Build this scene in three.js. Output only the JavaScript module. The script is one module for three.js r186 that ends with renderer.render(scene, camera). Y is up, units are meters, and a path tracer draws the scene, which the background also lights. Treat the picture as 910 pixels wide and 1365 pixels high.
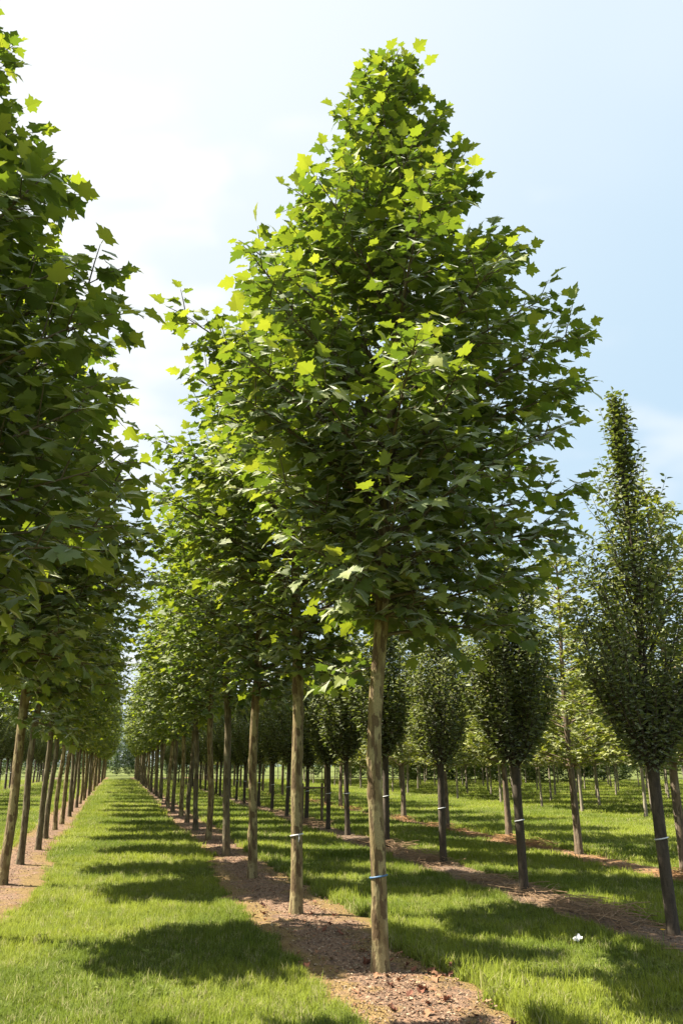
import * as THREE from 'three';

// ---------------------------------------------------------------- camera, sky, sun, exposure
const W = 910, H = 1365, F = 1110, HORIZON = 1018, VANISH = 158, EYE = 1.65;
const pitch = Math.atan((HORIZON - H / 2) / F), yaw = Math.atan((W / 2 - VANISH) / Math.hypot(F, HORIZON - H / 2));
const scene = new THREE.Scene();
const camera = new THREE.PerspectiveCamera(THREE.MathUtils.radToDeg(2 * Math.atan(H / 2 / F)), W / H, 0.1, 1500);
camera.rotation.order = 'YXZ';
camera.position.set(0, EYE, 0);
camera.rotation.set(pitch, -yaw, 0);
camera.updateMatrixWorld(true);

const renderer = new THREE.WebGLRenderer({ antialias: true });
renderer.setSize(682, 1024);
renderer.toneMapping = THREE.LinearToneMapping;
renderer.toneMappingExposure = 3.25;
renderer.shadowMap.enabled = true;

const SUN_EL = 53 * Math.PI / 180;
const sunDir = new THREE.Vector3(-1, 0, -0.38).normalize().multiplyScalar(Math.cos(SUN_EL)); sunDir.y = Math.sin(SUN_EL);
const sun = new THREE.DirectionalLight(new THREE.Color(1, 0.91, 0.74), 5);
sun.name = 'sun';
sun.position.copy(sunDir).multiplyScalar(120); sun.target.position.set(0, 0, -20); sun.position.add(sun.target.position);
sun.castShadow = true; sun.shadow.mapSize.set(4096, 4096);
Object.assign(sun.shadow.camera, { left: -60, right: 60, top: 60, bottom: -60, near: 1, far: 300 });
scene.add(sun, sun.target);

// ---------------------------------------------------------------- random numbers and noise
function rng(seed) { let a = seed >>> 0; return () => { a = (a + 0x6D2B79F5) | 0; let t = Math.imul(a ^ (a >>> 15), 1 | a); t = (t + Math.imul(t ^ (t >>> 7), 61 | t)) ^ t; return ((t ^ (t >>> 14)) >>> 0) / 4294967296; }; }
const hash = (x, y, s) => { let n = Math.imul(x | 0, 374761393) + Math.imul(y | 0, 668265263) + Math.imul(s | 0, 974634777); n = Math.imul(n ^ (n >>> 13), 1274126177); return ((n ^ (n >>> 16)) >>> 0) / 4294967296; };
const sm = (t) => t * t * (3 - 2 * t), lerp = (a, b, t) => a + (b - a) * t, clamp = (x, a = 0, b = 1) => Math.min(b, Math.max(a, x));
const step = (a, b, x) => sm(clamp((x - a) / (b - a)));
function noise2(x, y, s = 0, px = 0, py = 0) {
  const ix = Math.floor(x), iy = Math.floor(y), fx = sm(x - ix), fy = sm(y - iy), m = (i, p) => p ? ((i % p) + p) % p : i;
  const a = hash(m(ix, px), m(iy, py), s), b = hash(m(ix + 1, px), m(iy, py), s), c = hash(m(ix, px), m(iy + 1, py), s), d = hash(m(ix + 1, px), m(iy + 1, py), s);
  return lerp(lerp(a, b, fx), lerp(c, d, fx), fy);
}
function fbm(x, y, s = 0, o = 4, px = 0, py = 0) { let v = 0, a = 0.5, n = 0; for (let i = 0; i < o; i++) { v += a * noise2(x, y, s + i, px, py); n += a; a *= 0.5; x *= 2; y *= 2; px *= 2; py *= 2; } return v / n; }
const V = (x, y, z) => new THREE.Vector3(x, y, z), UP = V(0, 1, 0);

// sky: pale summer blue, whiter towards the sun and the horizon, thin veils of cirrus
{
  const w = 1024, h = 512, d = new Float32Array(w * h * 4), dir = V(0, 0, 0);
  for (let j = 0; j < h; j++) for (let i = 0; i < w; i++) {
    const up = ((j + 0.5) / h - 0.5) * Math.PI, az = ((i + 0.5) / w - 0.5) * 2 * Math.PI;
    dir.set(Math.cos(az) * Math.cos(up), Math.sin(up), Math.sin(az) * Math.cos(up));
    const ang = Math.acos(clamp(dir.dot(sunDir), -1, 1)), y = Math.max(dir.y, 0);
    const glow = 1 - step(0.55, 1.55, ang), hor = Math.exp(-y / 0.16);
    const q = 1 / (y + 0.25), px = dir.x * q * 1.6, pz = dir.z * q * 1.6;
    const veil = step(0.5, 0.76, fbm(px * 2.1 + pz * 0.9 + 7 + 0.8 * fbm(px * 3, pz * 3, 81, 3), pz * 5.2 - px * 1.3 + 3, 11, 6)) * 0.75 + step(0.48, 0.74, fbm(px * 0.6 + 31, pz * 0.9 + 9, 29, 4)) * 0.3;
    let white = clamp(0.95 * glow + 0.4 * hor + 0.6 * veil, 0, 1);
    const blue = [0.176, 0.24, 0.297], pale = [0.322, 0.331, 0.337], k = (j * w + i) * 4, gain = 1 + 0.35 * Math.exp(-Math.pow(ang / 0.35, 2));
    for (let c = 0; c < 3; c++) d[k + c] = dir.y < -0.02 ? [0.10, 0.13, 0.06][c] : lerp(blue[c], pale[c], white) * gain;
    d[k + 3] = 1;
  }
  const t = new THREE.DataTexture(d, w, h, THREE.RGBAFormat, THREE.FloatType);
  t.mapping = THREE.EquirectangularReflectionMapping; t.magFilter = t.minFilter = THREE.LinearFilter; t.wrapS = THREE.RepeatWrapping; t.needsUpdate = true;
  scene.background = t; scene.environment = t;
}

// ---------------------------------------------------------------- materials
function tex(w, h, fn, repeat, srgb = true) {
  const d = new Uint8Array(w * h * 4);
  for (let j = 0; j < h; j++) for (let i = 0; i < w; i++) { const c = fn(i / w, j / h), k = (j * w + i) * 4; for (let q = 0; q < 3; q++) { const v = clamp(c[q]); d[k + q] = 255 * (srgb ? (v < 0.0031308 ? v * 12.92 : 1.055 * Math.pow(v, 1 / 2.4) - 0.055) : v); } d[k + 3] = 255; }
  const t = new THREE.DataTexture(d, w, h); t.wrapS = t.wrapT = THREE.RepeatWrapping; t.magFilter = THREE.LinearFilter; t.minFilter = THREE.LinearMipmapLinearFilter; t.generateMipmaps = true;
  if (srgb) t.colorSpace = THREE.SRGBColorSpace; t.repeat.set(...repeat); t.needsUpdate = true; return t;
}
const mix3 = (a, b, t) => [lerp(a[0], b[0], t), lerp(a[1], b[1], t), lerp(a[2], b[2], t)];
// bark: uv in metres (u round the stem, v up the stem)
function bark(base, dark, light, seed, flake, bumpH) {
  const rel = (u, v) => fbm(u * 10, v * 14, seed, 5, 10, 14);
  const map = tex(256, 512, (u, v) => {
    const p = fbm(u * 5, v * 5, seed + 9, 3, 5, 5), f = fbm(u * 12, v * 8, seed + 21, 4, 12, 8), g = noise2(u * 90, v * 160, seed + 3, 90, 160), r = rel(u, v);
    let c = mix3(base, light, step(0.48, 0.66, p));
    c = mix3(c, dark, flake * step(0.535, 0.57, f));
    c = mix3(c, dark, 0.5 * step(0.58, 0.75, r));
    return c.map((x) => x * (0.78 + 0.44 * g));
  }, [1 / 0.5, 1 / 1.1]);
  const bm = tex(256, 512, (u, v) => { const r = rel(u, v), f = fbm(u * 12, v * 8, seed + 21, 4, 12, 8), q = 0.55 * r + 0.25 * noise2(u * 60, v * 40, seed + 4, 60, 40) + 0.35 * (1 - step(0.52, 0.6, f)); return [q, q, q]; }, [1 / 0.5, 1 / 1.1], false);
  return new THREE.MeshStandardMaterial({ map, bumpMap: bm, bumpScale: bumpH, roughness: 0.92 });
}
const planeBark = bark([0.178, 0.134, 0.06], [0.08, 0.048, 0.021], [0.27, 0.224, 0.11], 5, 0.85, 0.012);
const greyBark = bark([0.125, 0.1, 0.055], [0.062, 0.044, 0.024], [0.19, 0.165, 0.1], 65, 0.8, 0.01);
const branchBark = bark([0.11, 0.085, 0.05], [0.06, 0.045, 0.03], [0.15, 0.12, 0.075], 45, 0.6, 0.003);
const darkBark = bark([0.06, 0.045, 0.031], [0.028, 0.021, 0.015], [0.09, 0.07, 0.05], 15, 0.5, 0.005);
const oakBark = bark([0.16, 0.115, 0.075], [0.07, 0.05, 0.035], [0.22, 0.175, 0.125], 25, 0.7, 0.007);
const paleBark = bark([0.23, 0.195, 0.15], [0.12, 0.095, 0.07], [0.3, 0.265, 0.21], 35, 0.4, 0.004);
const leafMat = (col, vc, tr = 0.58, coat = 0.2) => new THREE.MeshPhysicalMaterial({ color: vc ? new THREE.Color(1, 1, 1) : new THREE.Color().setRGB(...col), vertexColors: vc, side: THREE.DoubleSide, roughness: 0.97, transmission: tr, thickness: 0, clearcoat: coat, clearcoatRoughness: 0.38 });
const foliageMat = leafMat(null, true);
const hornMat = leafMat(null, true, 0.5, 0.3);
const oakMat = leafMat(null, true, 0.5, 0.25);
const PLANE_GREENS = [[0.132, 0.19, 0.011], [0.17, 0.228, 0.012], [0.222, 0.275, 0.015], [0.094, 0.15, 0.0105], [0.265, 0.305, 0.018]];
const planeLeafMats = PLANE_GREENS.map((c) => leafMat(c, false));

// ---------------------------------------------------------------- names and tags
const ORD = ['', 'first', 'second', 'third', 'fourth', 'fifth', 'sixth', 'seventh', 'eighth', 'ninth', 'tenth', 'eleventh', 'twelfth'];
const used = {};
const numbered = (n) => { const k = used[n] = (used[n] ?? -1) + 1; return k ? `${n}_${String(k).padStart(3, '0')}` : n; };
function tag(o, label, category, group, kind) { o.userData.label = label; if (category) o.userData.category = category; if (group) o.userData.group = group; if (kind) o.userData.kind = kind; return o; }
function mesh(name, g, m, parent) { const o = new THREE.Mesh(g, m); o.name = name; o.castShadow = o.receiveShadow = true; (parent ?? scene).add(o); return o; }
function thing(name, x, z, label, category, group) { const o = new THREE.Group(); o.name = numbered(name); o.position.set(x, 0, z); scene.add(o); return tag(o, label, category, group); }
function copy(src, name, x, z, turn, s, label, group) { const o = src.clone(); o.name = numbered(name); o.position.set(x, 0, z); o.rotation.set((hash(x * 31, z * 17, 7) - 0.5) * 0.045, turn, (hash(x * 13, z * 29, 8) - 0.5) * 0.045); o.scale.set(s, s * (0.97 + 0.06 * hash(x * 10, z * 10, 3)), s); scene.add(o); o.userData = { label, category: src.userData.category, group }; return o; }

// ---------------------------------------------------------------- geometry builders
function geo(pos, idx, nor, uv, col) { const g = new THREE.BufferGeometry(); g.setAttribute('position', new THREE.Float32BufferAttribute(pos, 3)); if (uv) g.setAttribute('uv', new THREE.Float32BufferAttribute(uv, 2)); if (col) g.setAttribute('color', new THREE.Float32BufferAttribute(col, 3)); g.setIndex(idx); if (nor) g.setAttribute('normal', new THREE.Float32BufferAttribute(nor, 3)); else g.computeVertexNormals(); return g; }
// collects tapered tubes; uv in metres
class Tubes {
  constructor() { this.p = []; this.i = []; this.n = []; this.uv = []; }
  add(pts, rad, seg, shape) {
    const base = this.p.length / 3, n = pts.length, T = V(0, 0, 0), N = V(0, 0, 0), B = V(0, 0, 0), q = V(0, 0, 0); let len = 0; const ref = V(1, 0, 0.01);
    const rows = [];
    for (let k = 0; k < n; k++) {
      T.subVectors(pts[Math.min(k + 1, n - 1)], pts[Math.max(k - 1, 0)]).normalize();
      if (k) len += pts[k].distanceTo(pts[k - 1]);
      if (!k && Math.abs(T.dot(ref)) > 0.9) ref.set(0, 0, 1);
      N.copy(ref).addScaledVector(T, -ref.dot(T)).normalize(); ref.copy(N); B.crossVectors(T, N);
      const row = [];
      for (let s = 0; s <= seg; s++) {
        const a = (s % seg) / seg * 2 * Math.PI, r = rad[k] * (shape ? shape(a, len) : 1);
        q.copy(pts[k]).addScaledVector(N, Math.cos(a) * r).addScaledVector(B, Math.sin(a) * r); row.push(q.clone());
        this.p.push(q.x, q.y, q.z); this.uv.push(s / seg * Math.max(0.06, 2 * Math.PI * rad[0] * 0.97), len);
      }
      rows.push(row);
    }
    const d1 = V(0, 0, 0), d2 = V(0, 0, 0);
    for (let k = 0; k < n; k++) for (let s = 0; s <= seg; s++) {
      const m = s % seg; d1.subVectors(rows[k][(m + 1) % seg], rows[k][(m + seg - 1) % seg]); d2.subVectors(rows[Math.min(k + 1, n - 1)][m], rows[Math.max(k - 1, 0)][m]);
      d1.cross(d2).normalize(); this.n.push(d1.x, d1.y, d1.z);
    }
    for (let k = 0; k < n - 1; k++) for (let s = 0; s < seg; s++) { const a = base + k * (seg + 1) + s, b = a + seg + 1; this.i.push(a, a + 1, b, a + 1, b + 1, b); }
    return this;
  }
  build() { return geo(this.p, this.i, this.n, this.uv); }
}
// one leaf from the right half of its outline, folded along the midrib, drooping; petiole below the origin
function leafGeo(half, { fold = 0.16, droop = 0.22, curl = 0, wave = 0, petiole = 0.3 }) {
  const pos = [], idx = [], z = (x, y) => fold * Math.abs(x) - droop * y * y + curl * x * y + wave * Math.sin(9 * x + 5 * y);
  for (const side of [1, -1]) {
    const pts = half.map(([x, y]) => new THREE.Vector2(x * side, y)), at = pos.length / 3;
    for (const p of pts) pos.push(p.x, p.y, z(p.x, p.y));
    for (const f of THREE.ShapeUtils.triangulateShape(side > 0 ? pts : pts, [])) { const [a, b, c] = f.map((i) => pts[i]); const ccw = (b.x - a.x) * (c.y - a.y) - (b.y - a.y) * (c.x - a.x) > 0; idx.push(at + f[0], at + f[ccw ? 1 : 2], at + f[ccw ? 2 : 1]); }
  }
  if (petiole) { const at = pos.length / 3, w = 0.016; pos.push(-w, 0.04, 0, w, 0.04, 0, w, -petiole, 0.05, -w, -petiole, 0.05); idx.push(at, at + 2, at + 1, at, at + 3, at + 2); }
  return geo(pos, idx);
}
const PLANE_HALF = [[0, 0], [0.17, -0.09], [0.27, 0.0], [0.46, 0.06], [0.38, 0.2], [0.44, 0.32], [0.63, 0.46], [0.46, 0.49], [0.37, 0.6], [0.22, 0.53], [0.27, 0.7], [0.15, 0.79], [0, 1.0], [0, 0.5]];
const PLANE_SIMPLE = [[0, 0], [0.2, -0.06], [0.45, 0.08], [0.4, 0.24], [0.62, 0.47], [0.24, 0.55], [0, 1.0]];
const planeLeaves = [leafGeo(PLANE_HALF, {}), leafGeo(PLANE_HALF, { fold: 0.3, droop: 0.12, wave: 0.03 }), leafGeo(PLANE_HALF, { fold: 0.05, droop: 0.36, curl: 0.2 }), leafGeo(PLANE_HALF, { fold: -0.1, droop: 0.3, curl: -0.25, wave: 0.04 })];
const planeSimple = [leafGeo(PLANE_SIMPLE, { petiole: 0 }), leafGeo(PLANE_SIMPLE, { petiole: 0, fold: 0.3, curl: 0.2 })];
const hornLeaf = [leafGeo([[0, 0], [0.3, 0.3], [0.24, 0.68], [0, 1]], { fold: 0.3, droop: 0.15, petiole: 0 })];
const oakLeaf = [leafGeo([[0, 0], [0.1, 0.2], [0.32, 0.3], [0.14, 0.45], [0.36, 0.68], [0.12, 0.72], [0, 1]], { fold: 0.2, droop: 0.3, petiole: 0 })];
// leaf records {p, y, n, s, c, g} -> one merged geometry with vertex colours
const bx = V(0, 0, 0), by = V(0, 0, 0), bz = V(0, 0, 0), mat = new THREE.Matrix4();
function leafMatrix(l) { by.copy(l.y).normalize(); bx.crossVectors(by, l.n); if (bx.lengthSq() < 1e-6) bx.set(1, 0, 0); bx.normalize(); bz.crossVectors(bx, by); return mat.makeBasis(bx, by, bz).scale(V(l.s, l.s, l.s)).setPosition(l.p); }
function mergeLeaves(list, geos, colors) {
  let nv = 0, ni = 0; for (const l of list) { const g = geos[l.g % geos.length]; nv += g.attributes.position.count; ni += g.index.count; }
  const P = new Float32Array(nv * 3), N = new Float32Array(nv * 3), C = new Float32Array(nv * 3), I = new Uint32Array(ni), v = V(0, 0, 0); let a = 0, b = 0;
  for (const l of list) {
    const g = geos[l.g % geos.length], p = g.attributes.position, n = g.attributes.normal, m = leafMatrix(l), c = colors[l.c % colors.length], k = l.k ?? 1;
    for (let i = 0; i < g.index.count; i++) I[b++] = g.index.array[i] + a;
    for (let i = 0; i < p.count; i++, a++) {
      v.fromBufferAttribute(p, i).applyMatrix4(m).toArray(P, a * 3); v.fromBufferAttribute(n, i).transformDirection(m).toArray(N, a * 3);
      C[a * 3] = c[0] * k; C[a * 3 + 1] = c[1] * k; C[a * 3 + 2] = c[2] * k;
    }
  }
  const g = new THREE.BufferGeometry(); g.setAttribute('position', new THREE.BufferAttribute(P, 3)); g.setAttribute('normal', new THREE.BufferAttribute(N, 3)); g.setAttribute('color', new THREE.BufferAttribute(C, 3)); g.setIndex(new THREE.BufferAttribute(I, 1)); return g;
}
const profile = (tab) => (h) => { for (let i = 1; i < tab.length; i++) if (h <= tab[i][0]) { const [a, r] = tab[i - 1], [b, q] = tab[i]; return lerp(r, q, clamp((h - a) / (b - a))); } return 0; };
const bez = (a, b, c, n) => Array.from({ length: n }, (_, i) => { const t = i / (n - 1); return V(0, 0, 0).addScaledVector(a, (1 - t) * (1 - t)).addScaledVector(b, 2 * t * (1 - t)).addScaledVector(c, t * t); });
const along = (pts, s) => { const f = clamp(s, 0, 0.9999) * (pts.length - 1), i = Math.floor(f); return { p: pts[i].clone().lerp(pts[i + 1], f - i), t: pts[i + 1].clone().sub(pts[i]).normalize() }; };

// ---------------------------------------------------------------- plane tree
const CROWN_LOW = profile([[2.45, 0.35], [2.8, 0.8], [3.1, 1.1], [3.5, 1.5], [4.0, 1.85], [4.6, 1]]);
const CROWN = profile([[2.45, 0.5], [2.8, 1.25], [3.1, 1.55], [3.5, 1.8], [3.9, 2.0], [5.0, 2.03], [5.65, 2.12], [6.2, 1.95], [6.65, 1.68], [7.1, 1.34], [7.8, 0.92], [8.5, 0.68], [9.2, 0.4], [9.6, 0.1]]);
function growPlane({ seed, H = 9.5, width = 1, deep = 0.66, full = false, lean = 0, limbs = 100, fine = true, size = 0.136, wander = 0.03, extra = [], r0 = 0.068, clear = 2.45, twigGap = 0.098, leafGap = 0.057 }) {
  const R = rng(seed), k = H / 9.6, ph = R() * 6, leaves = [], branches = [];
  const axis = (h) => V(wander * Math.sin(h * 0.85 + ph) + 0.35 * wander * Math.sin(h * 2.6 + ph * 2) - wander * Math.sin(ph) + lean * Math.pow(Math.max(h, 0) / H, 1.6), h, wander * Math.cos(h * 0.7 + ph) - wander * Math.cos(ph));
  const rad = (h) => (h < clear ? r0 * (1 - 0.09 * h / clear) : r0 * 0.91 * Math.pow(clamp(1 - (h - clear) / (H - clear)), 0.85) + 0.005) + 0.024 * Math.exp(-Math.max(h, 0) / 0.13);
  const knots = Array.from({ length: 11 }, () => [R() * 6.28, 0.3 + R() * 2.4, 0.08 + 0.12 * R(), 0.05 + 0.05 * R()]);
  const shape = (a, l) => { let s = 1 + 0.035 * Math.sin(3 * a + ph) + 0.05 * (fbm(Math.cos(a) * 1.3 + 5 + l * 1.4, Math.sin(a) * 1.3 + 5 - l, seed, 3) - 0.5) * 2 + 0.05 * Math.exp(-l / 0.25) * Math.sin(5 * a + ph); for (const [ka, kl, kh, kw] of knots) { let d = Math.abs(a - ka); d = Math.min(d, 6.283 - d); s += kh * Math.exp(-((d * 0.075) ** 2 + (l - kl) ** 2) / (2 * kw * kw * 0.3)); } return s; };
  const tp = [], tr = [], hs = [-0.05]; for (let h = 0; h < H - 0.02;) { hs.push(h); h += h < 3 ? (fine ? 0.055 : 0.13) : 0.3; } hs.push(H - 0.02);
  for (const h of hs) { tp.push(axis(h)); tr.push(rad(h)); }
  const trunk = new Tubes().add(tp, tr, fine ? 22 : 11, shape).build();
  const twig = (tubes, p, dir, len, lsz) => {
    const end = p.clone().addScaledVector(dir, len).add(V(0, -0.06 * len, 0)), mid = p.clone().lerp(end, 0.5).add(V(0, 0.05 * len, 0)), pts = [p, mid, end];
    if (fine) tubes.add(pts, [0.006, 0.0045, 0.0025], 4);
    let sgn = R() < 0.5 ? 1 : -1; const side = V(0, 0, 0).crossVectors(dir, UP); if (side.lengthSq() < 0.01) side.set(R() - 0.5, 0, R() - 0.5); side.normalize();
    const n = Math.max(2, Math.round(len / leafGap));
    for (let i = 0; i <= n; i++) {
      const s = 0.15 + 0.85 * i / n, q = along(pts, s).p, last = i === n;
      const y = V(0, 0, 0).addScaledVector(side, last ? (R() - 0.5) * 0.6 : sgn * (0.8 + 0.4 * R())).addScaledVector(dir, last ? 1 : 0.25 + 0.6 * R()).add(V(0, 0.12 - 0.75 * R(), 0)); sgn = -sgn;
      const sz = lsz * (0.5 + 0.72 * R()), nn = V((R() - 0.5) * 1.7, 1, (R() - 0.5) * 1.7).addScaledVector(sunDir, 0.25).addScaledVector(dir, 0.25).normalize();
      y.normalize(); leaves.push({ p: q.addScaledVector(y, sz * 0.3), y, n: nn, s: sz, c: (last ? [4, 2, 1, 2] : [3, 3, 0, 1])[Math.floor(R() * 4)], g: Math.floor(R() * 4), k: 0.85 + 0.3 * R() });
    }
  };
  const limb = (a, b, gapK = 1, bend = 0.62) => {
    const tubes = new Tubes(), L = a.distanceTo(b), c = a.clone().lerp(b, 0.5).add(V((R() - 0.5) * 0.15, (b.y - a.y) * (bend - 0.5) + 0.1 * L * (R() - 0.3), (R() - 0.5) * 0.15)), pts = bez(a, c, b, 8);
    const r1 = Math.min(0.034, 0.008 + 0.0095 * L) * (a.y > 7 ? 0.7 : 1);
    tubes.add(pts, pts.map((_, i) => lerp(r1, 0.004, i / 7)), fine ? 6 : 4);
    let roll = R() * 6;
    for (let s = L > 0.9 ? 0.2 : 0.1; s < 1; s += (twigGap / L) * gapK * (s < 0.45 ? (fine ? 1.15 : 1.5) : 1) * (0.7 + 0.6 * R())) {
      const { p, t } = along(pts, s); roll += 2.4; const n1 = V(0, 0, 0).crossVectors(t, UP).normalize(), n2 = V(0, 0, 0).crossVectors(n1, t);
      const d = V(0, 0, 0).addScaledVector(n1, Math.cos(roll)).addScaledVector(n2, Math.sin(roll) * 0.75 + 0.12).multiplyScalar(0.95).addScaledVector(t, 0.75).normalize();
      twig(tubes, p, d, lerp(0.5, 0.26, s) * (0.6 + 0.7 * R()) * (L < 0.8 ? 0.7 : 1), size * (b.y > H * 0.8 ? 0.85 : 1));
    }
    twig(tubes, along(pts, 0.97).p, along(pts, 0.97).t, 0.24, size);
    branches.push(tubes.build());
  };
  for (let i = 0; i < limbs; i++) {
    const t = (i + R()) / limbs, ht = lerp(clear + 0.2, H - 0.15, Math.pow(t, 1.12)), az = i * 2.39996 + R() * 0.6;
    const rr = (full ? CROWN(ht / k) : Math.min(CROWN(ht / k), ht / k < 4.1 ? CROWN_LOW(ht / k) : 9)) * width * (R() < 0.25 ? 0.55 + 0.3 * R() : 0.84 + 0.23 * R()) - 0.1 - Math.max(0, Math.min(CROWN(ht / k), 2) * width - Math.max(0.3, (ht - 1.95) / Math.tan(SUN_EL) - 0.2)) * step(0.25, 0.7, (Math.cos(az) * sunDir.x + Math.sin(az) * sunDir.z) / Math.cos(SUN_EL)), ex = Math.cos(az) * rr, ez = Math.sin(az) * rr * deep, r = Math.max(0.12, Math.hypot(ex, ez));
    const rise = lerp(0.05, 0.98, Math.pow(clamp((ht - clear) / (H - clear)), 0.8)) + (R() - 0.5) * 0.25;
    const ha = clamp(ht - r * Math.tan(rise), clear - 0.1 + R() * 0.5, H - 0.2), a = axis(ha);
    limb(a, V(a.x + ex, ht, a.z + ez));
  }
  const top = new Tubes(); for (let h = H * 0.72; h < H; h += 0.09) { const az = h * 41, d = V(Math.cos(az), 0.9, Math.sin(az)).normalize(); twig(top, axis(h), d, 0.3 * (1.15 - (h / H - 0.72) * 2), size * 0.85); } twig(top, axis(H - 0.05), V(0.1, 1, 0.1).normalize(), 0.2, size * 0.8);
  if (fine) branches.push(top.build());
  for (const [ha, dx, dy, dz] of extra) { const a = axis(ha); limb(a, V(a.x + dx, ha + dy, a.z + dz), 0.8, 0.55); }
  return { trunk, branches, leaves, axis, rad };
}
// the leaves of one tree that show largest: nearest in each small cell of the view
function pickLeaves(list, off, most) {
  const cells = new Map(), v = V(0, 0, 0);
  list.forEach((l, i) => { v.copy(l.p).add(off); const d = v.distanceTo(camera.position); v.project(camera); if (Math.abs(v.x) > 1 || Math.abs(v.y) > 1 || v.z > 1) return; const key = Math.round(v.x * 38) + '_' + Math.round(v.y * 57), o = cells.get(key); if (!o || d < o[0]) cells.set(key, [d, i]); });
  return new Set([...cells.values()].sort((a, b) => a[0] / list[a[1]].s - b[0] / list[b[1]].s).slice(0, most).map((c) => c[1]));
}
const blueTape = new THREE.MeshStandardMaterial({ color: new THREE.Color().setRGB(0.06, 0.14, 0.27), roughness: 0.5 }), whiteTape = new THREE.MeshStandardMaterial({ color: new THREE.Color().setRGB(0.62, 0.64, 0.68), roughness: 0.5 });
function tape(parent, axis, rad, h, m, w = 0.016, knot = true) {
  const t = new Tubes(), pts = [], c = axis(h), r = rad(h) * 1.045 + 0.003;
  for (let i = 0; i <= 24; i++) { const a = i / 24 * Math.PI * 2; pts.push(V(c.x + Math.cos(a) * r, h + 0.012 * Math.sin(a + 1), c.z + Math.sin(a) * r)); }
  t.add(pts, pts.map(() => w / 2), 6);
  if (knot) t.add([V(c.x + 0.01, h, c.z + r), V(c.x + 0.012, h - 0.03, c.z + r + 0.012), V(c.x + 0.005, h - 0.07, c.z + r + 0.006)], [0.005, 0.008, 0.004], 5);
  return mesh('tape', t.build(), m, parent);
}
function planeTree(x, z, opt, label, group, heroes, tapeMat) {
  const o = thing('plane_tree', x, z, label, 'tree', group), t = growPlane(opt), off = V(x, 0, z);
  mesh('trunk', t.trunk, planeBark, o);
  for (const b of t.branches) mesh('branch', b, branchBark, o);
  if (tapeMat) tape(o, t.axis, t.rad, opt.tapeAt ?? 0.74, tapeMat, 0.016, tapeMat === whiteTape);
  const pick = heroes ? pickLeaves(t.leaves, off, heroes) : new Set();
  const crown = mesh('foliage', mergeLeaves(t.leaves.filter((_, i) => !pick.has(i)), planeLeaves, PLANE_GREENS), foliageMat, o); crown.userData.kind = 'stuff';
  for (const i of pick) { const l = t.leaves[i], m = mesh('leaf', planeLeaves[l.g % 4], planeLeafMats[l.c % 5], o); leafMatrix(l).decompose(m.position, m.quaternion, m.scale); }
  console.log('plane tree', x, z, 'leaves', t.leaves.length, 'picked', pick.size);
  return o;
}
const MAIN = 2.05, LEFT = -1.45;
const rowMain = 'plane trees in the row with the blue taped tree', rowLeft = 'plane trees in the row across the grass path';
planeTree(2.2, -7.31, { seed: 11, H: 9.4, full: true, deep: 0.78, lean: 0.34, width: 0.98, limbs: 135, wander: 0.045, clear: 2.7, r0: 0.067, twigGap: 0.092, extra: [[3.9, -0.35, 0.75, 1.9], [3.8, 0.1, 0.8, 1.6], [2.5, -0.3, -0.1, -0.15]] }, 'plane tree with blue tape round its bare trunk and tall conical crown', null, 300, blueTape);
planeTree(MAIN, -10.12, { seed: 23, H: 9.4, width: 0.92, tapeAt: 0.86 }, 'plane tree with knotted white tape, directly behind the blue taped tree', null, 300, whiteTape);
planeTree(MAIN, -13.38, { seed: 37, H: 9.6, width: 0.9 }, 'plane tree without tape, third in the row of the blue taped tree', null, 300);
planeTree(LEFT - 0.22, -5.85, { seed: 41, H: 7.6, size: 0.148, width: 0.84, deep: 0.7 }, 'plane tree that opens the row across the grass path, only its crown seen', null, 300);
planeTree(LEFT, -9.5, { seed: 53, H: 7.4, width: 0.78, deep: 0.7 }, 'plane tree second in the row across the grass path, trunk out of sight', null, 300);
planeTree(LEFT, -13.4, { seed: 67, H: 7.5, width: 0.78, deep: 0.7, extra: [[2.3, 0.6, -0.2, 0.5]] }, 'plane tree third in the row across the grass path, with low bright leaves', null, 300);
// pool of four lighter plane trees for the rest of the rows
const pool = [101, 113, 127, 139, 151].map((seed) => {
  const o = new THREE.Group(), t = growPlane({ seed, H: 9.3, width: 0.84, deep: 0.72, wander: 0.05, fine: false, size: 0.15, limbs: 90, leafGap: 0.07, r0: 0.062 + 0.0002 * (seed % 40) }); o.userData.category = 'tree';
  mesh('trunk', t.trunk, [101, 127, 139].includes(seed) ? greyBark : planeBark, o); const tb = mesh('branch', t.branches.length ? mergePlain(t.branches)   : t.trunk, branchBark, o); tb.userData.kind = 'stuff';
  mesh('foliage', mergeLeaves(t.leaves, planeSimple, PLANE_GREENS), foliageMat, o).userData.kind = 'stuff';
  console.log('pool plane', t.leaves.length);
  return o;
});
function mergePlain(list) { const p = [], n = [], uv = [], idx = []; for (const g of list) { const at = p.length / 3; for (const v of g.attributes.position.array) p.push(v); for (const v of g.attributes.normal.array) n.push(v); for (const v of g.attributes.uv.array) uv.push(v); for (const v of g.index.array) idx.push(v + at); } return geo(p, idx, n, uv); }
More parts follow.
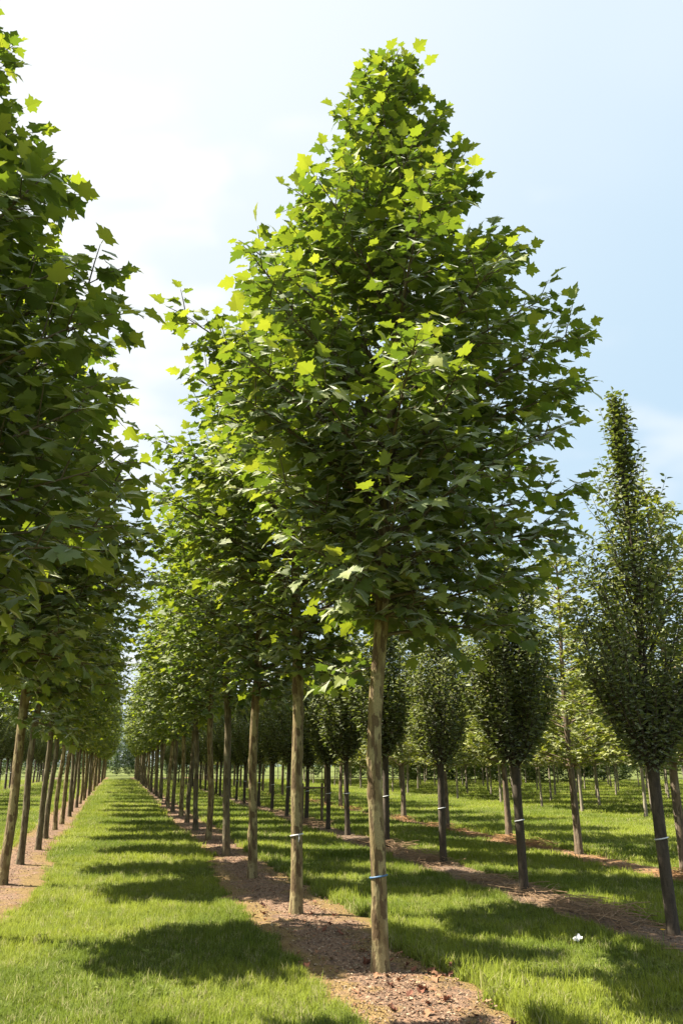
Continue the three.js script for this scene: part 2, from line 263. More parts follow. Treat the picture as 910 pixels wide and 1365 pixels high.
{
  const R = rng(77);
  const zs = [-16.5, -19.84, -22.93, -25.8, -28.67]; for (let z = -31.8; z > -112; z -= 3.1) zs.push(z + (R() - 0.5) * 0.5);
  zs.forEach((z, i) => copy(pool[i % 5], 'plane_tree', MAIN + (R() - 0.5) * 0.12, z, R() * 0.7 - 0.35 + (i % 2 ? Math.PI : 0), 0.95 + R() * 0.1, ORD[i + 4] ? `${ORD[i + 4]} plane tree counted from the blue taped tree along its row` : 'plane tree far along the row of the blue taped tree, beyond the twelfth', rowMain));
  const zl = [-16, -18.5, -21.3, -23.82, -26.04, -29.53, -32.6]; for (let z = -35.7; z > -112; z -= 3.1) zl.push(z + (R() - 0.5) * 0.5);
  zl.forEach((z, i) => copy(pool[(i * 3 + 2) % 5], 'plane_tree', LEFT + (R() - 0.5) * 0.12, z, R() * 0.7 - 0.35 + (i % 2 ? 0 : Math.PI), 0.79 + R() * 0.12, ORD[i + 4] ? `${ORD[i + 4]} plane tree of the row that faces the blue taped tree across the path` : 'plane tree far along the row across the path, beyond its twelfth tree', rowLeft));
}

// ---------------------------------------------------------------- columnar hornbeam
const HORN_GREENS = [[0.105, 0.142, 0.017], [0.13, 0.165, 0.019], [0.17, 0.2, 0.025], [0.078, 0.11, 0.016]];
function growHorn({ seed, H, tab, shoots = 90, gap = 0.026, size = 0.082, clear = 1.55, r0 = 0.062, lean = [0, 0], feather = 34, spire = 0.95 }) {
  const R = rng(seed), prof = profile(tab), leaves = [], ph = R() * 6;
  const axis = (h) => V(0.02 * Math.sin(h * 1.1 + ph) - 0.02 * Math.sin(ph) + lean[0] * h, h, 0.02 * Math.cos(h + ph) - 0.02 * Math.cos(ph) + lean[1] * h), rad = (h) => (h < clear ? r0 * (1 - 0.12 * h / clear) : r0 * 0.88 * clamp(1 - (h - clear) / (H - clear)) + 0.004) + 0.012 * Math.exp(-Math.max(h, 0) / 0.1);
  const tp = [], tr = []; for (let h = -0.05; h < H; h += h < 2 ? 0.1 : 0.3) { tp.push(axis(h)); tr.push(rad(h)); }
  const trunk = new Tubes().add(tp, tr, 12, (a, l) => 1 + 0.05 * Math.sin(2 * a + l * 2) + 0.04 * Math.sin(5 * a + l)).build(), tubes = new Tubes();
  const shoot = (pts, r, from, lf) => {
    tubes.add(pts, pts.map((_, i) => lerp(r, 0.002, i / (pts.length - 1))), 4);
    let L = 0; for (let i = 1; i < pts.length; i++) L += pts[i].distanceTo(pts[i - 1]);
    let roll = R() * 6;
    for (let d = from * L; d < L; d += gap * (0.7 + 0.6 * R())) {
      const { p, t } = along(pts, d / L); roll += 2.4;
      const n1 = V(0, 0, 0).crossVectors(t, V(0.3, 0.1, 1)).normalize(), n2 = V(0, 0, 0).crossVectors(n1, t), out = V(0, 0, 0).addScaledVector(n1, Math.cos(roll)).addScaledVector(n2, Math.sin(roll));
      const spread = lf * (1 - 0.85 * d / L) * R();
      const y = out.clone().addScaledVector(t, 0.5).add(V(0, -0.15 * R(), 0)).normalize(), sz = size * (0.6 + 0.6 * R());
      leaves.push({ p: p.addScaledVector(out, 0.012 + spread), y, n: V((R() - 0.5) * 1.2, 1, (R() - 0.5) * 1.2).addScaledVector(out, 0.4).normalize(), s: sz, c: Math.floor(R() * 4), g: 0, k: 0.85 + 0.35 * R() });
    }
  };
  for (let i = 0; i < shoots; i++) {
    const ht = lerp(clear + 0.45, H, Math.pow((i + R()) / shoots, spire)), az = i * 2.39996 + R() * 0.5, rr = prof(ht) * (0.35 + 0.75 * Math.sqrt(R())) * (0.68 + 0.66 * noise2(Math.cos(az) * 1.6 + ht * 1.3, Math.sin(az) * 1.6 + seed, 83)), run = Math.max(0.35, rr * 2.0 + 0.35 * R());
    const a = axis(clamp(ht - run, clear + 0.1 * R(), H - 0.1)), b = V(a.x + Math.cos(az) * rr, ht, a.z + Math.sin(az) * rr), c = V(lerp(a.x, b.x, 0.72), lerp(a.y, b.y, 0.42), lerp(a.z, b.z, 0.72));
    const pts = bez(a, c, b, 6); shoot(pts, 0.012, 0.12, clamp(0.16 - 0.03 * (ht - 2), 0.015, 0.12));
    for (let q = 0; q < (ht > 4.1 && spire > 1 ? 2 : 3); q++) { const s = 0.35 + 0.5 * R(), { p } = along(pts, s), w = (0.2 + 0.25 * R()) * (ht > 4.1 ? 0.45 : 1), e = p.clone().add(V(Math.cos(az + (R() - 0.5) * 3) * w * 0.5, w, Math.sin(az + (R() - 0.5) * 3) * w * 0.5)); shoot([p, p.clone().lerp(e, 0.5).add(V(0.02, 0, 0.02)), e], 0.005, 0.05, 0.05); }
  }
  for (let i = 0; i < feather; i++) { const h = lerp(H * (spire > 1 ? 0.5 : 0.58), H * 0.97, (i + R()) / feather), az = i * 2.4 + R(), a = axis(h - 0.3), w = 0.03 + 0.42 * (1 - h / H) * R() + 0.07 * R(), l = 0.38 + 0.3 * R(), q = Math.max(prof(h - 0.2), 0.03); const b = V(a.x + Math.cos(az) * (q + w), a.y + l, a.z + Math.sin(az) * (q + w)), c = V(a.x + Math.cos(az) * (q + w) * 0.8, a.y + l * 0.4, a.z + Math.sin(az) * (q + w) * 0.8); shoot(bez(a, c, b, 5), 0.006, 0.15, 0.02); }
  return { trunk, branches: tubes.build(), leaves, axis, rad };
}
const HORN_TAB = (H, w) => [[1.6, 0.12], [2.0, 0.24], [2.5, 0.46], [3.0, 0.68], [3.3, 0.72], [3.7, 0.56], [4.1, 0.4], [4.5, 0.24], [4.8, 0.13], [5.05, 0.04], [5.35, 0.09], [5.7, 0.05], [6.1, 0.01]].map(([h, r]) => [h < 2 ? h : 2 + (h - 2) * (H - 2) / 4.1, r * w]);
const HORN_OVAL = (H, w) => [[1.6, 0.12], [2.0, 0.3], [2.6, 0.56], [3.2, 0.64], [3.7, 0.5], [4.2, 0.28], [4.6, 0.05]].map(([h, r]) => [h < 2 ? h : 2 + (h - 2) * (H - 2) / 2.6, r * w]);
function hornParts(o, t) { mesh('trunk', t.trunk, darkBark, o); mesh('branch', t.branches, darkBark, o).userData.kind = 'stuff'; mesh('foliage', mergeLeaves(t.leaves, hornLeaf, HORN_GREENS), hornMat, o).userData.kind = 'stuff'; tape(o, t.axis, t.rad, 0.92, whiteTape, 0.014, false); console.log('hornbeam leaves', t.leaves.length); return o; }
const HROW = 5.38;
hornParts(thing('hornbeam', 5.45, -8.01, 'tall columnar hornbeam with white tape and a spire-like leader', 'tree'), growHorn({ seed: 201, H: 5.9, tab: HORN_TAB(5.9, 1.12), shoots: 175, feather: 64, spire: 1.4, size: 0.072, lean: [-0.012, 0] }));
hornParts(thing('hornbeam', 5.28, -10.95, 'dark columnar hornbeam next behind the tall spired one, low full crown', 'tree'), growHorn({ seed: 211, H: 4.6, tab: HORN_OVAL(4.6, 1.05), shoots: 140 }));
hornParts(thing('hornbeam', 5.44, -14.29, 'hornbeam with open vase-shaped branches, third from the tall spired one', 'tree'), growHorn({ seed: 223, H: 4.5, tab: HORN_OVAL(4.5, 1.1), shoots: 76, gap: 0.028 }));
const hornPool = [231, 241].map((seed) => { const o = new THREE.Group(); o.userData.category = 'tree'; return hornParts(o, growHorn({ seed, H: 4.7, tab: HORN_OVAL(4.7, 1.15), shoots: 92, gap: 0.032, size: 0.1 })); });
{
  const R = rng(91), zs = [-17.4, -20.38, -22.4, -24.97, -28.1]; for (let z = -31.2; z > -100; z -= 3.1) zs.push(z);
  zs.forEach((z, i) => copy(hornPool[i % 2], 'hornbeam', HROW + (R() - 0.5) * 0.15, z, R() * 6, 0.95 + 0.15 * R(), ORD[i + 4] && i < 7 ? `dark hornbeam, ${ORD[i + 4]} of its row from the tall spired hornbeam` : 'dark hornbeam far down the hornbeam row, beyond its tenth tree', 'hornbeams far down the row'));
  for (let z = -22, i = 0; z > -105; z -= 3.1, i++) copy(hornPool[i % 2], 'hornbeam', -6.9 + (R() - 0.5) * 0.2, z, R() * 6, 1.05 + 0.2 * R(), 'dark hornbeam in the far row beyond the second plane tree row', 'hornbeams beyond the plane trees');
}

// ---------------------------------------------------------------- oak
const OAK_GREENS = [[0.19, 0.228, 0.02], [0.23, 0.26, 0.024], [0.275, 0.295, 0.028], [0.145, 0.185, 0.018]];
function growOak({ seed, H = 6.2, clear = 1.75, rad0 = 1.5, limbs = 104, r0 = 0.072 }) {
  const R = rng(seed), leaves = [], tubes = new Tubes(), axis = (h) => V(0.025 * Math.sin(h * 1.3 + seed), h, 0.025 * Math.cos(h * 1.1 + seed)), rad = (h) => r0 * Math.pow(clamp(1 - h / (H + 0.2)), 0.8) + 0.004 + 0.025 * Math.exp(-Math.max(h, 0) / 0.16);
  const tp = [], tr = []; for (let h = -0.05; h < H; h += h < 2 ? 0.12 : 0.3) { tp.push(axis(h)); tr.push(rad(h)); }
  const trunk = new Tubes().add(tp, tr, 12, (a, l) => 1 + 0.06 * Math.sin(3 * a + l * 2) + 0.04 * Math.sin(7 * a - l)).build();
  const prof = profile([[clear, 0.7], [clear + 0.5, 1], [H * 0.5, 1], [H * 0.65, 0.8], [H * 0.8, 0.5], [H * 0.92, 0.28], [H, 0.08]]);
  for (let i = 0; i < limbs; i++) {
    const ht = lerp(clear, H, Math.pow((i + R()) / limbs, 1.2)), az = i * 2.39996 + R(), rr = rad0 * prof(ht) * (0.6 + 0.5 * R()), a = axis(clamp(ht - rr * 0.25, clear - 0.15, H - 0.1));
    const b = V(a.x + Math.cos(az) * rr, ht + 0.1 * (R() - 0.5), a.z + Math.sin(az) * rr), pts = bez(a, a.clone().lerp(b, 0.5).add(V(0, 0.12, 0)), b, 5), L = a.distanceTo(b);
    tubes.add(pts, pts.map((_, q) => lerp(0.014, 0.003, q / 4)), 4);
    for (let s = 0.3; s <= 1; s += 0.15 / L) {
      const { p, t } = along(pts, s), cl = p.add(V((R() - 0.5) * 0.3, (R() - 0.35) * 0.22, (R() - 0.5) * 0.3)), n = 6 + Math.floor(R() * 6);
      for (let q = 0; q < n; q++) { const aa = R() * 6.28, y = V(Math.cos(aa), -0.3 + 0.5 * R(), Math.sin(aa)).addScaledVector(t, 0.4).normalize(), sz = 0.135 * (0.7 + 0.6 * R()); leaves.push({ p: cl.clone().add(V((R() - 0.5) * 0.14, (R() - 0.5) * 0.1, (R() - 0.5) * 0.14)), y, n: V(R() - 0.5, 1, R() - 0.5).normalize(), s: sz, c: Math.floor(R() * 4), g: 0, k: 0.85 + 0.35 * R() }); }
    }
  }
  return { trunk, branches: tubes.build(), leaves, axis, rad };
}
const oakPool = [301, 311, 321].map((seed, i) => { const t = growOak({ seed, H: 5.7 + 0.4 * i, rad0: 1.85 }); console.log('oak leaves', t.leaves.length); return { t, foliage: mergeLeaves(t.leaves, oakLeaf, OAK_GREENS) }; });
const slim = oakPool.map(({ t }) => { const g = t.trunk.clone(), p = g.attributes.position; for (let i = 0; i < p.count; i++) { const c = t.axis(p.getY(i)); p.setX(i, c.x + (p.getX(i) - c.x) * 0.62); p.setZ(i, c.z + (p.getZ(i) - c.z) * 0.62); } return g; });
const oakOf = (k, m) => { const o = new THREE.Group(), { t, foliage } = oakPool[k]; o.userData.category = 'tree'; mesh('trunk', m === paleBark ? slim[k] : t.trunk, m, o); mesh('branch', t.branches, m, o).userData.kind = 'stuff'; mesh('foliage', foliage, oakMat, o).userData.kind = 'stuff'; return o; };
const oaks = [0, 1, 2].map((k) => oakOf(k, oakBark)), pale = [0, 1, 2].map((k) => oakOf(k, paleBark));
{
  const R = rng(55), zs = [-11.96, -15.25, -18.16, -21.72, -25.4, -28.78, -32.76]; for (let z = -36; z > -95; z -= 3.2) zs.push(z);
  zs.forEach((z, i) => copy(oaks[(i + 1) % 3], 'oak_tree', 8.45 + (R() - 0.5) * 0.2, z, R() * 6, 0.92 + 0.14 * R(), i === 0 ? 'brown oak trunk leaning in beside the tall spired hornbeam' : i === 1 ? 'yellow-green oak with a long bare leader between two dark hornbeams' : i < 8 ? `yellow-green oak, ${ORD[i + 1]} of the row behind the hornbeams` : 'yellow-green oak far down the row behind the hornbeams, beyond its eighth', i < 2 ? undefined : 'oaks in the row behind the hornbeams'));
  for (const [x, z0] of [[15.4, -20], [18.4, -24], [21.5, -28], [24.8, -32], [28.2, -37], [32, -44], [35.5, -42], [39, -46]]) for (let z = z0, i = 0; z > -92; z -= 3.5 + (x > 21 ? 0.6 : 0), i++) {
    copy(pale[Math.floor(R() * 3)], 'nursery_tree', x + (R() - 0.5) * 0.5, z + (R() - 0.5) * 0.8, R() * 6, 0.9 + 0.28 * R(), 'slim pale-trunked young tree in the meadow beyond the oaks', 'pale trees in the meadow');
  }
}

// ---------------------------------------------------------------- ground
const inStrip = [[2.12, 0.61, 1], [-1.6, 0.64, 2], [5.32, 0.5, 3], [8.35, 0.42, 4], [-6.9, 0.6, 5]];   // centre, half width, seed
const edge = (s, side, z) => s[1] * (0.9 + 0.34 * (fbm(z * 0.5 + s[2] * 9, side * 7 + s[2], 61, 4) - 0.5) * 2 + 0.16 * (noise2(z * 5, side * 3 + s[2], 62) - 0.5) * 2 + 0.1 * (noise2(z * 13, side * 3 + s[2], 63) - 0.5) * 2);
const stripStart = (s) => (s[2] === 1 ? -2.5 : s[2] === 2 ? 1 : s[2] === 3 ? -2 : 2);
function stripAt(x, z) { for (const s of inStrip) { const d = x - s[0]; if (z < stripStart(s) && z > -113 && d > -edge(s, -1, z) && d < edge(s, 1, z)) return s; } return null; }
const grassTex = tex(1024, 1024, (u, v) => {
  const a = fbm(u * 8, v * 8, 3, 5, 8, 8), b = noise2(u * 260, v * 260, 5, 260, 260), c = fbm(u * 40, v * 40, 9, 3, 40, 40);
  let q = mix3([0.066, 0.092, 0.01], [0.122, 0.148, 0.02], step(0.3, 0.7, 0.5 * a + 0.5 * c)); q = mix3(q, [0.15, 0.15, 0.05], 0.5 * step(0.6, 0.8, c)); return q.map((x) => x * (0.6 + 0.8 * b));  // greens kept darker: shade between the blades is painted into this colour
}, [1 / 5, 1 / 5]);
const grassBump = tex(512, 512, (u, v) => { const q = 0.5 * fbm(u * 60, v * 60, 13, 3, 60, 60) + 0.5 * noise2(u * 250, v * 250, 4, 250, 250); return [q, q, q]; }, [1 / 3, 1 / 3], false);
{
  const g = new THREE.PlaneGeometry(900, 900, 1, 1); g.rotateX(-Math.PI / 2); const uv = g.attributes.uv, p = g.attributes.position; for (let i = 0; i < uv.count; i++) uv.setXY(i, p.getX(i), p.getZ(i));
  tag(mesh('ground', g, new THREE.MeshStandardMaterial({ map: grassTex, bumpMap: grassBump, bumpScale: 0.05, roughness: 1 })), 'flat mown grass ground between the tree rows', 'ground', null, 'structure');
}
const soilMat = (seed, litter, moss, dark, mossy) => {
  const map = tex(512, 1024, (u, v) => {
    const a = fbm(u * 6, v * 12, seed, 4, 6, 12), b = noise2(u * 130, v * 260, seed + 2, 130, 260), c = fbm(u * 30, v * 60, seed + 5, 3, 30, 60), e = Math.abs(u - 0.5) * 2 + (a - 0.5) * 0.9;
    let q = mix3(litter, dark, step(0.5, 0.68, c) * 0.7); q = mix3(q, moss, mossy * step(0.34, 0.72, e)); return q.map((x) => x * (0.55 + 0.9 * b));
  }, [1, 1 / 3]);
  const bm = tex(512, 1024, (u, v) => { const q = 0.5 * fbm(u * 40, v * 80, seed + 7, 3, 40, 80) + 0.5 * noise2(u * 130, v * 260, seed + 2, 130, 260); return [q, q, q]; }, [1, 1 / 3], false);
  return new THREE.MeshStandardMaterial({ map, bumpMap: bm, bumpScale: 0.02, roughness: 1 });
};
const soils = [soilMat(71, [0.19, 0.115, 0.072], [0.175, 0.115, 0.034], [0.09, 0.055, 0.037], 0.85), soilMat(81, [0.16, 0.105, 0.07], [0.12, 0.09, 0.04], [0.06, 0.04, 0.03], 0.6), soilMat(91, [0.26, 0.15, 0.075], [0.2, 0.12, 0.05], [0.1, 0.06, 0.035], 0.5)];
const stripHeight = (x, z) => { const s = stripAt(x, z); return s ? 0.006 + 0.05 * Math.pow(fbm(x * 2.2 + 3, z * 2.2, 65, 3), 1.5) : 0; };
for (const s of inStrip) {
  const p = [], uv = [], idx = [], n = 12, zs = []; for (let z = stripStart(s); z > -112;) { zs.push(z); z -= z > -20 ? 0.08 : z > -45 ? 0.3 : 0.9; }
  zs.forEach((z, i) => {
    const e0 = -edge(s, -1, z), e1 = edge(s, 1, z);
    for (let k = 0; k <= n; k++) { const t = k / n, x = s[0] + lerp(e0, e1, t), lift = Math.sin(Math.PI * t) ** 0.5; p.push(x, 0.005 + lift * (0.05 * Math.pow(fbm(x * 2.2 + 3, z * 2.2, 65, 3), 1.5) + 0.012 * noise2(x * 14, z * 14, 66)), z); uv.push(t, z); }
    if (i) for (let k = 0; k < n; k++) { const a = (i - 1) * (n + 1) + k, b = a + n + 1; idx.push(a, b, a + 1, a + 1, b, b + 1); }
  });
  idx.reverse(); for (let i = 0; i < idx.length; i += 3) { const t = idx[i]; idx[i] = idx[i + 2]; idx[i + 2] = t; }
  const g = geo(p, idx, null, uv); const ny = g.attributes.normal; if (ny.getY(50) < 0) { for (let i = 0; i < idx.length; i += 3) { const t = idx[i]; idx[i] = idx[i + 1]; idx[i + 1] = t; } g.setIndex(idx); g.computeVertexNormals(); }
  const o = mesh(numbered('soil_strip'), g, soils[s[2] < 3 ? 0 : s[2] === 4 ? 2 : 1]);
  tag(o, ['', 'bare littered soil strip under the blue taped plane tree', 'bare ochre soil strip under the plane trees across the path', 'dark soil strip with cut stalks under the hornbeams', 'orange-brown soil strip under the oaks', 'soil strip under the far hornbeams beyond the plane trees'][s[2]], 'soil strip', null, 'structure');
}

// ---------------------------------------------------------------- grass and ground cover
function instances(name, g, m, list, label) {
  const o = new THREE.InstancedMesh(g, m, list.length), d = new THREE.Object3D(), c = new THREE.Color(); o.name = name;
  list.forEach((l, i) => { d.position.set(l.x, l.y ?? 0, l.z); d.rotation.set(l.rx ?? 0, l.r, l.rz ?? 0); d.scale.set(l.s, l.sy ?? l.s, l.s); d.updateMatrix(); o.setMatrixAt(i, d.matrix); o.setColorAt(i, c.setRGB(...l.c)); });
  o.castShadow = o.receiveShadow = true; scene.add(o); tag(o, label, name.replace(/_/g, ' '), null, 'stuff'); console.log(name, list.length); return o;
}
function tuft(seed, blades, h, spread, w) {
  const R = rng(seed), p = [], idx = [], n = [];
  for (let b = 0; b < blades; b++) {
    const a = R() * 6.28, r = spread * Math.sqrt(R()), x = Math.cos(a) * r, z = Math.sin(a) * r, az = R() * 6.28, hh = h * (0.55 + 0.6 * R()), ln = hh * (0.2 + 0.75 * R()), dx = Math.cos(az), dz = Math.sin(az), sx = -dz * w * (0.7 + 0.6 * R()), sz = dx * w, at = p.length / 3;
    p.push(x - sx, -0.01, z - sz, x + sx, -0.01, z + sz, x + dx * ln * 0.35 - sx * 0.8, hh * 0.62, z + dz * ln * 0.35 - sz * 0.8, x + dx * ln * 0.35 + sx * 0.8, hh * 0.62, z + dz * ln * 0.35 + sz * 0.8, x + dx * ln, hh * 0.92, z + dz * ln);
    idx.push(at, at + 1, at + 2, at + 1, at + 3, at + 2, at + 2, at + 3, at + 4);
    for (let q = 0; q < 5; q++) { const v = V(-dx * 0.5, 1, -dz * 0.5).normalize(); n.push(v.x, v.y, v.z); }
  }
  return geo(p, idx, n);
}
const bladeMat = new THREE.MeshPhysicalMaterial({ color: 0xffffff, side: THREE.DoubleSide, roughness: 0.97, transmission: 0.45, thickness: 0, specularIntensity: 0.3 });
const nearView = (x, z) => { const v = V(x, 0, z).project(camera); return v.z < 1 && v.z > -1 && Math.abs(v.x) < 1.18 && v.y > -1.35; };
{
  const R = rng(8), kinds = [[], [], []];
  const put = (x, z, kind, s) => {
    const pt = fbm(x * 0.7, z * 0.7, 44, 4), f = noise2(x * 3, z * 3, 45), species = R();   // one colour per tuft, by chance
    let c = mix3([0.118, 0.168, 0.011], [0.245, 0.288, 0.026], clamp(0.7 * step(0.35, 0.65, pt) + 0.5 * (f - 0.5) + 0.3 * species - 0.1)); if (species > 0.92) c = mix3(c, [0.36, 0.33, 0.17], 0.75); const k = 0.8 + 0.4 * R();
    kinds[kind].push({ x, z, r: R() * 6.28, s, sy: s * (0.75 + 0.55 * noise2(x * 1.3, z * 1.3, 46)), c: c.map((q) => q * k), rx: (R() - 0.5) * 0.3, rz: (R() - 0.5) * 0.3 });
  };
  // rings of equal count on screen: many small tufts near, fewer and larger ones far
  for (let d = 4.6; d < 90; d *= 1.05) {
    const d2 = d * 1.05, area = 0.5 * (d2 * d2 - d * d) * 0.95, n = Math.round(area * Math.min(620, 620 * Math.pow(7 / d, 1.55)));
    for (let i = 0; i < n; i++) {
      const rr = Math.sqrt(lerp(d * d, d2 * d2, R())), a = yaw + (R() - 0.5) * 0.95, x = Math.sin(a) * rr, z = -Math.cos(a) * rr;
      if (!nearView(x, z)) continue; const st = stripAt(x, z); if (st && R() > 0.012 + 0.3 * step(0.72, 1.0, Math.abs(x - st[0]) / st[1]) * step(0.45, 0.6, noise2(x * 6, z * 6, 64))) continue;
      put(x, z, d < 16 ? (R() < 0.75 ? 0 : 1) : 2, st ? 0.5 : d < 16 ? 0.8 + 0.4 * R() : (0.9 + 0.4 * R()) * Math.min(2, 0.6 + d / 40));
    }
  }
  // longer fringe along the edges of the soil strips, longest on the right of the main strip
  for (let i = 0; i < 9000; i++) { const s = inStrip[Math.floor(R() * 3)], z = -4.5 - 22 * R() * R(), side = R() < 0.5 ? -1 : 1, x = s[0] + side * (edge(s, side, z) + 0.02 + 0.3 * R() * R()); if (nearView(x, z)) put(x, z, 1, s[2] === 1 && side > 0 ? 1.25 + 0.5 * R() : 0.8 + 0.3 * R()); }
  instances('grass', tuft(1, 13, 0.055, 0.06, 0.0026), bladeMat, kinds[0], 'short green lawn grass between the tree rows');
  instances('long_grass', tuft(2, 9, 0.095, 0.05, 0.0026), bladeMat, kinds[1], 'longer fresh grass blades among the lawn and along strips');
  instances('meadow_grass', tuft(3, 14, 0.085, 0.13, 0.005), bladeMat, kinds[2], 'grass of the path and meadow seen further off');
  // broad-leaved weeds in the lawn
  const wp = []; for (let q = 0; q < 7; q++) { const a = q * 0.9 + R() * 0.3, l = leafGeo([[0, 0], [0.12, 0.3], [0.2, 0.65], [0.1, 0.92], [0, 1]], { fold: 0.2, droop: 0.25, petiole: 0 }); l.rotateX(-Math.PI / 2 + 0.15 + 0.75 * R()); l.scale(0.1, 0.1, 0.1); l.rotateY(a); l.setAttribute('uv', new THREE.Float32BufferAttribute(new Float32Array(l.attributes.position.count * 2), 2)); wp.push(l); }
  const weeds = []; for (let i = 0; i < 1700; i++) { const z = -4.8 - 16 * R() * R(), x = -2 + 9 * R(); if (stripAt(x, z) || !nearView(x, z) || fbm(x * 0.9 + 50, z * 0.9, 47, 3) < 0.47) continue; const k = 0.8 + 0.5 * R(); weeds.push({ x, y: 0.02, z, r: R() * 6.28, s: 0.3 + 0.4 * R() * R() + 0.15 * R(), c: [0.19 * k, 0.235 * k, 0.05 * k] }); }
  instances('weeds', mergePlain(wp), bladeMat, weeds, 'small broad-leaved weeds scattered through the lawn');
}
// litter on the strips
{
  const R = rng(19), flake = leafGeo([[0, 0], [0.3, 0.25], [0.24, 0.7], [0, 1]], { fold: 0.35, droop: 0.3, petiole: 0 }); flake.rotateX(-Math.PI / 2);
  const litter = []; const tones = [[0.23, 0.15, 0.1], [0.175, 0.108, 0.07], [0.28, 0.2, 0.135], [0.12, 0.072, 0.048], [0.25, 0.125, 0.068], [0.3, 0.235, 0.16]];
  for (let i = 0; i < 26000; i++) {
    const s = inStrip[Math.floor(R() * R() * 4)], z = -4.6 - 36 * Math.pow(R(), 1.8), x = s[0] + (R() + R() - 1) * s[1] * 1.05; if (!nearView(x, z) || !stripAt(x, z)) continue;
    const c = tones[Math.floor(R() * 6)], k = 0.75 + 0.5 * R(); litter.push({ x, y: stripHeight(x, z) + 0.012, z, r: R() * 6.28, rx: (R() - 0.5) * 0.8, rz: (R() - 0.5) * 0.8, s: 0.012 + 0.022 * R(), c: c.map((q) => q * k) });
  }
  instances('litter', flake, new THREE.MeshStandardMaterial({ side: THREE.DoubleSide, roughness: 0.95 }), litter, 'crumbled bark and dry leaf litter on the soil strips');
  // cut stalks on the hornbeam and oak strips
  const stalk = new Tubes().add([V(-0.5, 0, 0), V(-0.15, 0.02, 0.02), V(0.2, 0.015, -0.015), V(0.5, 0, 0.02)], [0.007, 0.008, 0.007, 0.003], 5).build(), stalks = [];
  for (let i = 0; i < 9000; i++) { const s = inStrip[R() < 0.5 ? 2 : 3], z = -5 - 38 * R() * Math.sqrt(R()), heap = fbm(z * 0.9 + s[2] * 5, s[2], 48, 3); if (R() > step(0.36, 0.62, heap) + 0.12) continue; const x = s[0] + (R() + R() - 1) * s[1] * 0.9; if (!nearView(x, z)) continue; const k = 0.7 + 0.6 * R(), c = s[2] === 4 ? [0.34, 0.19, 0.085] : [0.26, 0.17, 0.1]; stalks.push({ x, y: 0.02 + R() * 0.14 * step(0.45, 0.65, heap), z, r: 1.57 + (R() - 0.5) * 2, rz: (R() - 0.5) * 0.4, s: 0.14 + 0.4 * R(), c: c.map((q) => q * k) }); }
  instances('debris', stalk, new THREE.MeshStandardMaterial({ roughness: 0.95 }), stalks, 'dry brown cut stalks heaped on the strips of the hornbeams and oaks');
}
// fallen plane leaves round the foot of the main tree
{
  const R = rng(29), mats = [[0.2, 0.075, 0.042], [0.25, 0.125, 0.065], [0.15, 0.058, 0.034], [0.28, 0.18, 0.1]].map((c) => new THREE.MeshStandardMaterial({ color: new THREE.Color().setRGB(...c), side: THREE.DoubleSide, roughness: 0.85 }));
  const dry = [leafGeo(PLANE_HALF, { fold: 0.8, droop: -0.7, curl: 0.4, wave: 0.1 }), leafGeo(PLANE_HALF, { fold: 0.3, droop: 0.5, curl: -0.4, wave: 0.1 })]; dry.forEach((g) => { g.translate(0, -0.4, 0); g.rotateX(-Math.PI / 2); g.computeBoundingBox(); });
  let n = 0; for (let i = 0; n < 64 && i < 400; i++) {
    const z = i < 50 ? -5.8 - 2.2 * R() : -5.2 - 6 * R(), x = i < 50 ? 2.1 + 0.9 * R() : 1.2 + 2.1 * R(), st = stripAt(x, z); if (!nearView(x, z) || (!st && R() < 0.93) || Math.hypot(x - 2.2, z + 7.31) < 0.2) continue;
    const o = mesh(numbered('fallen_leaf'), dry[n % 2], mats[n % 4]), s = 0.04 + 0.042 * R(); o.scale.setScalar(s); o.rotation.set((R() - 0.5) * 0.5, R() * 6.28, (R() - 0.5) * 0.5); o.position.set(x, (st ? stripHeight(x, z) : 0.05) - dry[n % 2].boundingBox.min.y * s * 0.6 + 0.004, z); n++;
    tag(o, 'curled red-brown fallen leaf on the ground near the blue taped tree', 'leaf', 'fallen leaves round the blue taped tree');
  }
}
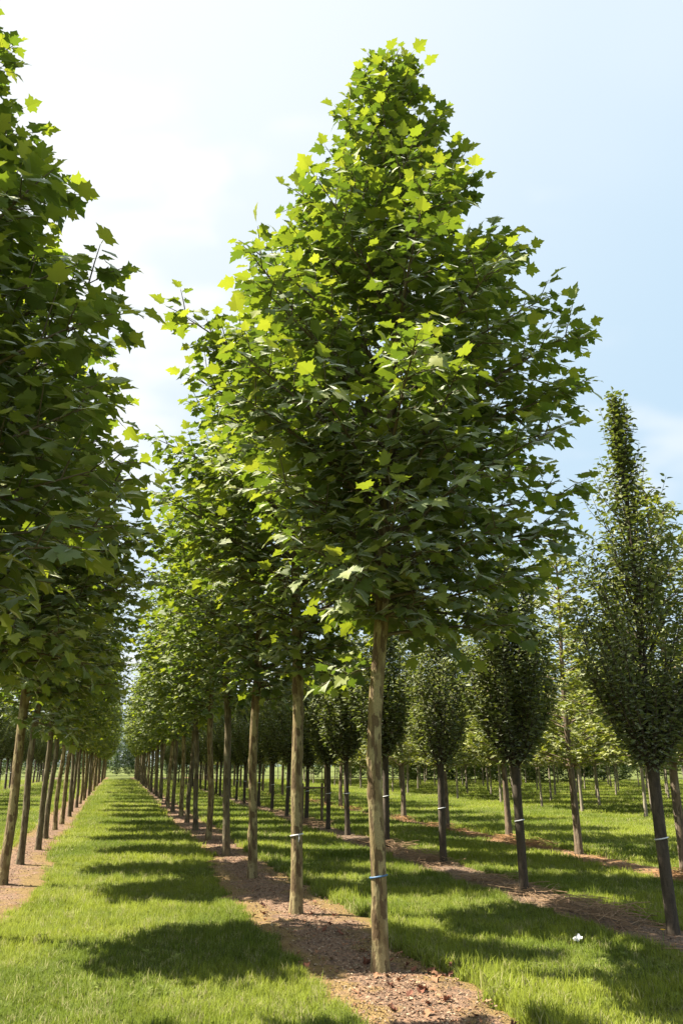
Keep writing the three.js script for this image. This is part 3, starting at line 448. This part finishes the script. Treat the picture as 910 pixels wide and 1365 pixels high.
// small things: a scrap of white paper, a yellow flower, wooden stakes
{
  const g = new THREE.BoxGeometry(0.085, 0.003, 0.06, 8, 1, 6), p = g.attributes.position; for (let i = 0; i < p.count; i++) { const x = p.getX(i), z = p.getZ(i); p.setXYZ(i, x * (0.8 + 0.3 * noise2(z * 60, 3, 52)), p.getY(i) + 0.05 * fbm(x * 40 + 9, z * 40 + 5, 51, 3) + 0.012 * Math.abs(Math.sin(x * 70 + z * 40)), z); } g.computeVertexNormals();
  const s = mesh('paper_scrap', g, new THREE.MeshStandardMaterial({ color: new THREE.Color().setRGB(0.8, 0.8, 0.8), roughness: 0.7 })); s.position.set(4.38, 0.03, -7.99); s.rotation.set(0.5, 0.4, 0.3); tag(s, 'crumpled white paper scrap lying in the grass', 'litter');
  const f = thing('yellow_flower', 5.13, -7.73, 'small yellow flower on a thin stem beside the hornbeam strip', 'flower');
  mesh('stem', new Tubes().add([V(0, 0, 0), V(0.01, 0.06, 0), V(0.005, 0.13, 0.01)], [0.003, 0.0025, 0.002], 5).build(), new THREE.MeshStandardMaterial({ color: new THREE.Color().setRGB(0.1, 0.18, 0.03), roughness: 0.8 }), f);
  const ym = new THREE.MeshStandardMaterial({ color: new THREE.Color().setRGB(0.75, 0.45, 0.02), roughness: 0.7, side: THREE.DoubleSide }), pg = leafGeo([[0, 0], [0.25, 0.5], [0.15, 0.95], [0, 1]], { fold: 0.1, droop: 0.2, petiole: 0 });
  for (let i = 0; i < 10; i++) { const q = mesh('petal', pg, ym, f); q.position.set(0.005, 0.13, 0.01); q.scale.setScalar(0.028); q.rotation.set(-Math.PI / 2 + 0.5, 0, 0); q.rotation.order = 'YXZ'; q.rotation.y = i * 0.628; }
  const st = thing('tree_stake', 5.35, -24.2, 'wooden double stake with a crossbar beside a far hornbeam', 'stake'), wood = oakBark;
  const post = () => new Tubes().add([V(0, -0.05, 0), V(0, 0.5, 0), V(0, 1.1, 0), V(0, 1.12, 0)], [0.04, 0.04, 0.038, 0.02], 8).build();
  const a = mesh('post', post(), wood, st), b = mesh('post', post(), wood, st); a.position.x = -0.28; b.position.x = 0.28;
  mesh('crossbar', new Tubes().add([V(-0.36, 1.0, 0.055), V(0, 1.0, 0.055), V(0.36, 1.0, 0.055)], [0.028, 0.028, 0.028], 6).build(), wood, st);
}
// far-off wood that closes the view at the end of the rows and behind the meadow
{
  const R = rng(43), list = []; 
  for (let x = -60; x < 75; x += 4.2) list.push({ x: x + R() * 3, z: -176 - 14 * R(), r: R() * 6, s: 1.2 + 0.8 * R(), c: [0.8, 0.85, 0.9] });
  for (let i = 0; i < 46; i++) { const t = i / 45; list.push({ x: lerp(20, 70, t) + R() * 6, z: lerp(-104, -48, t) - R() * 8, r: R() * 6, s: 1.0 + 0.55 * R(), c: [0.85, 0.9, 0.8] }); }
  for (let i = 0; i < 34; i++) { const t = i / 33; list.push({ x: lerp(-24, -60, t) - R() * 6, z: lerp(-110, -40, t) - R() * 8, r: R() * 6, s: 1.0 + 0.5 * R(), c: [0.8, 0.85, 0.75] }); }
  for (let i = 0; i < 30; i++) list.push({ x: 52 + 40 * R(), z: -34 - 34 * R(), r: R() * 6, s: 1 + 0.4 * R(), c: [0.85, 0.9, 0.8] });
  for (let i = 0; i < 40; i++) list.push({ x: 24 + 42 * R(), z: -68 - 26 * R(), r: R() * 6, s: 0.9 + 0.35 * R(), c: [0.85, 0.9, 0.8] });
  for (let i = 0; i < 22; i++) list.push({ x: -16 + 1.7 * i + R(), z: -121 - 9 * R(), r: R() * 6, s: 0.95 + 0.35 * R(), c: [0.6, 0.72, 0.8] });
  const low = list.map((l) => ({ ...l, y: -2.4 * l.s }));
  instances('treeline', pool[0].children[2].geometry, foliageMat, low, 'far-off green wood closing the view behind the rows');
}
renderer.render(scene, camera);
